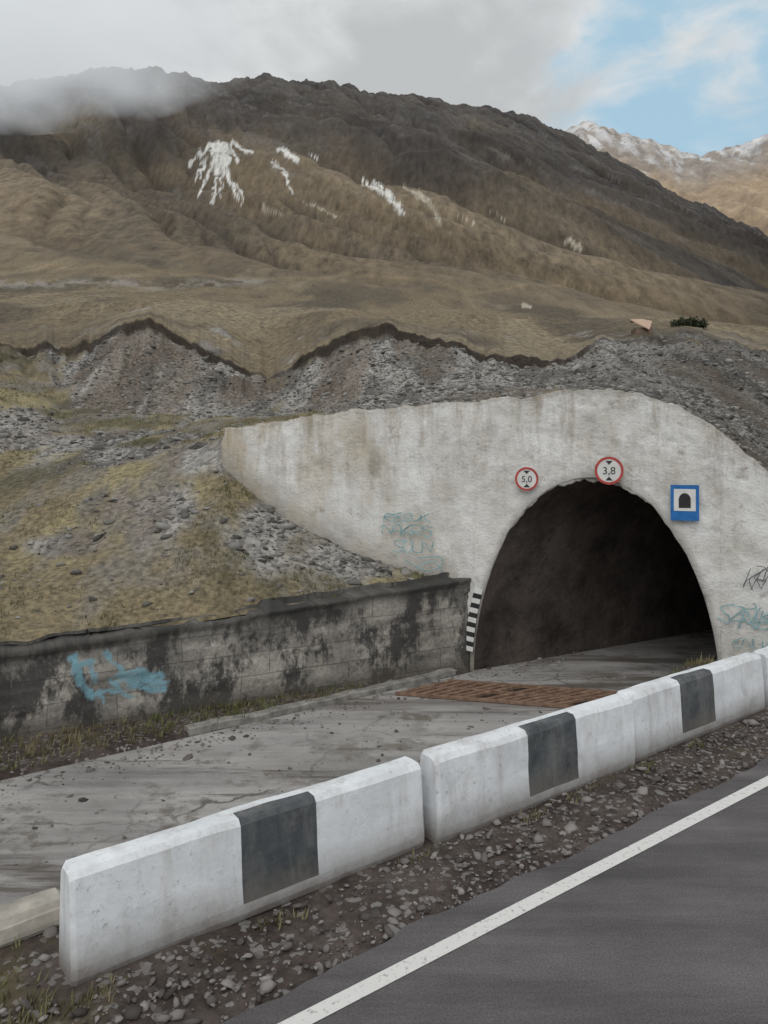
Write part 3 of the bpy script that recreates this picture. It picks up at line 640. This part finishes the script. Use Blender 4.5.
cl=rng.uniform(-3,20,50); a=(cl[:,None]+rng.normal(0,.12,(50,25))).ravel(); b=(rng.choice([4.78,4.74,5.4,5.9],50)[:,None]+rng.normal(0,.05,(50,25))).ravel()
ok=((b<4.84)|(b>5.3)); a,b=a[ok],b[ok]
grass('grass',np.stack([SA*a-CA*b,CA*a+SA*b,np.full(len(a),-.03)],-1),rng.uniform(.03,.09,len(a)),gr.m,4)
a=rng.uniform(-3,1.2,1300); b=rng.uniform(4.2,5.5,1300); ok=rng.random(1300)<.8; a,b=a[ok],b[ok]
grass('grass',np.stack([SA*a-CA*b,CA*a+SA*b,np.full(len(a),-.03)],-1),rng.uniform(.04,.11,len(a)),gr.m,4)
a=13.5+rng.normal(0,.6,1200); b=7.9+rng.normal(0,.35,1200); zz_=OLD-.05+.7*np.exp(-((a-13.5)/1.0)**2-((b-7.85)/.6)**2)
grass('grass',np.stack([SA*a-CA*b,CA*a+SA*b,zz_],-1),rng.uniform(.1,.28,len(a)),gr.m,5)
sh=M('shrub_leaves',.9); sh.color(sh.mix(sh.attr('rnd'),(.018,.026,.014),(.055,.062,.03)))
for (xp,yp,r) in ((680,325,.8),(690,326,.9),(700,327,.8),(708,329,.7),(672,327,.4),(716,331,.5)):
    x0,y0,z0_=find(xp,yp,6); r=r*y0/75; n=500
    v=rng.normal(0,1,(n,3)); v/=np.linalg.norm(v,axis=1)[:,None]; v*=(rng.random(n)**.4)[:,None]*r*(1+.3*np.sin(5*v[:,:1])); v[:,2]=np.abs(v[:,2])*.8
    c0=v+np.array([x0,y0,z0_]); t1=rng.normal(0,.1,(n,3)); t2=rng.normal(0,.1,(n,3)); me=np_mesh('shrub',np.stack([c0,c0+t1,c0+t2],1).reshape(-1,3),np.arange(3*n).reshape(-1,3))
    fattr(me,'rnd',np.repeat(rng.random(n),3)); add_obj('shrub',me,[sh.m])
x0,y0,z0_=find(641,332,6)
hut=empty('hut'); rm=simple('pale_roof',(.50,.36,.27),.7,.1,1); wm=simple('hut_wall',(.18,.13,.10),.9)
k=y0/F0
V=[(x0+i*8*k,y0+j*8*k,z) for z in (z0_-.5,z0_+3*k) for i,j in ((-1,-1),(1,-1),(1,1),(-1,1))]
add_obj('walls',py_mesh('walls',V,[(0,3,2,1),(4,5,6,7)]+[(i,(i+1)%4,4+(i+1)%4,4+i) for i in range(4)]),[wm],hut)
q=[(-14,-9,11),(4,-12,1),(14,9,12.5),(-8,10,12)]
V=[(x0+a_*k,y0+b_*k,z0_+c_*k) for a_,b_,c_ in q]+[(x0+2*k,y0,z0_+12.8*k)]+[(x0+a_*k,y0+b_*k,z0_+(c_-1)*k) for a_,b_,c_ in q]
add_obj('roof',py_mesh('roof',V,[(0,1,4),(1,2,4),(2,3,4),(3,0,4),(0,5,6,1),(1,6,7,2),(2,7,8,3),(3,8,5,0),(5,8,7,6)]),[rm],hut)

# ============================================================ LOW CLOUD ON THE RIDGE
bpy.ops.mesh.primitive_ico_sphere_add(subdivisions=3,radius=1)
cl=bpy.context.object; cl.name='cloud'; cl.location=(-255,470,262); cl.scale=(185,80,52)
vm=bpy.data.materials.new('cloud_mist'); vm.use_nodes=True; vt=vm.node_tree; vt.nodes.clear()
out=vt.nodes.new('ShaderNodeOutputMaterial'); pv=vt.nodes.new('ShaderNodeVolumePrincipled'); pv.inputs['Color'].default_value=(.93,.95,.97,1)
pv.inputs['Emission Color'].default_value=(.93,.97,1,1)
tcv=vt.nodes.new('ShaderNodeTexCoord'); ln=vt.nodes.new('ShaderNodeVectorMath'); ln.operation='LENGTH'; vt.links.new(tcv.outputs['Object'],ln.inputs[0])
nv=vt.nodes.new('ShaderNodeTexNoise'); nv.inputs['Scale'].default_value=2.4; nv.inputs['Detail'].default_value=4; mv=vt.nodes.new('ShaderNodeMapping'); mv.inputs['Scale'].default_value=(1.7,.8,.7); vt.links.new(tcv.outputs['Object'],mv.inputs[0]); vt.links.new(mv.outputs[0],nv.inputs['Vector'])
def vmth(op,a,b):
    n=vt.nodes.new('ShaderNodeMath'); n.operation=op
    for i,v in enumerate((a,b)):
        if isinstance(v,(int,float)): n.inputs[i].default_value=v
        else: vt.links.new(v,n.inputs[i])
    return n.outputs[0]
fall=vmth('SUBTRACT',1.0,ln.outputs['Value']); dn=vmth('MULTIPLY',vmth('MAXIMUM',vmth('ADD',vmth('MULTIPLY',fall,1.0),vmth('MULTIPLY',vmth('SUBTRACT',nv.outputs['Fac'],.53),1.1)),0.0),.05)
vt.links.new(dn,pv.inputs['Density']); vt.links.new(vmth('MULTIPLY',dn,.34),pv.inputs['Emission Strength']); vt.links.new(pv.outputs[0],out.inputs['Volume']); cl.data.materials.append(vm)  # added glow follows density, standing in for light scattered inside the cloud

# ============================================================ SKY
SUN_EL,SUN_AZ=math.radians(48),math.radians(192)
wd=bpy.data.worlds.new('World'); scene.world=wd; wd.use_nodes=True; nt=wd.node_tree; N_=nt.nodes; bg=N_['Background']
sky=N_.new('ShaderNodeTexSky'); sky.sky_type='NISHITA'; sky.sun_disc=False; sky.sun_elevation=SUN_EL; sky.sun_rotation=SUN_AZ; sky.altitude=2000
def mixw(f,a,b,mode='MIX'):
    n=N_.new('ShaderNodeMix'); n.data_type='RGBA'; n.blend_type=mode
    for i,v in ((0,f),(6,a),(7,b)):
        if isinstance(v,(int,float)): n.inputs[i].default_value=v
        elif isinstance(v,tuple): n.inputs[i].default_value=(*v,1)
        else: nt.links.new(v,n.inputs[i])
    return n.outputs[2]
tc=N_.new('ShaderNodeTexCoord'); mp=N_.new('ShaderNodeMapping'); mp.inputs['Scale'].default_value=(1,1,2.1); nt.links.new(tc.outputs['Generated'],mp.inputs[0])
def nz_(sc,det,rough=.55,dist=.3):
    n=N_.new('ShaderNodeTexNoise'); n.inputs['Scale'].default_value=sc; n.inputs['Detail'].default_value=det; n.inputs['Roughness'].default_value=rough; n.inputs['Distortion'].default_value=dist; nt.links.new(mp.outputs[0],n.inputs['Vector']); return n.outputs['Fac']
def mr(v,a,b,c=0,d=1,sm=True):
    n=N_.new('ShaderNodeMapRange'); n.interpolation_type='SMOOTHSTEP' if sm else 'LINEAR'
    for i,k in ((1,a),(2,b),(3,c),(4,d)): n.inputs[i].default_value=k
    nt.links.new(v,n.inputs[0]); return n.outputs[0]
def mth(op,a,b):
    n=N_.new('ShaderNodeMath'); n.operation=op
    for i,v in enumerate((a,b)):
        if isinstance(v,(int,float)): n.inputs[i].default_value=v
        else: nt.links.new(v,n.inputs[i])
    return n.outputs[0]
dot=N_.new('ShaderNodeVectorMath'); dot.operation='DOT_PRODUCT'; dot.inputs[1].default_value=(.41,.83,.38); nt.links.new(tc.outputs['Generated'],dot.inputs[0])
big=nz_(3.0,6,.5); fi=nz_(6,7,.55,.5); fi2=nz_(14,6,.55,.4)
cloud=mixw(mr(big,.38,.62),(5.4,5.6,5.7),(7.7,7.9,8.0))
cloud=mixw(mr(fi,.42,.68,0,.5),cloud,(8.8,9.0,9.1))
clear=mth('ADD',mr(dot.outputs['Value'],.935,1.0),mth('ADD',mth('MULTIPLY',mth('SUBTRACT',fi,.5),2.2),mth('MULTIPLY',mth('SUBTRACT',fi2,.5),1.3)))
bluesky=mixw(.8,sky.outputs[0],(4.3,6.8,8.4))
c=mixw(mr(clear,.35,1.3,0,.92),cloud,bluesky)
nt.links.new(c,bg.inputs['Color']); bg.inputs['Strength'].default_value=.096
sun=bpy.data.lights.new('sun','SUN'); sun.energy=1.3; sun.angle=math.radians(55); sun.color=(1,.98,.955)
so_=bpy.data.objects.new('sun',sun); scene.collection.objects.link(so_)
from mathutils import Vector
dv_=Vector((math.sin(SUN_AZ)*math.cos(SUN_EL),math.cos(SUN_AZ)*math.cos(SUN_EL),math.sin(SUN_EL)))
so_.rotation_euler=dv_.to_track_quat('Z','Y').to_euler()

cam=bpy.data.cameras.new('camera'); cam.sensor_fit='AUTO'; cam.sensor_width=36; cam.lens=F0/1024*36; cam.shift_y=-52/1024; cam.clip_end=12000; cam.clip_start=.05
co=bpy.data.objects.new('camera',cam); scene.collection.objects.link(co); co.location=(0,0,EYE); co.rotation_euler=(math.pi/2,0,0); scene.camera=co
scene.view_settings.view_transform='Standard'; scene.view_settings.look='None'; scene.view_settings.exposure=0
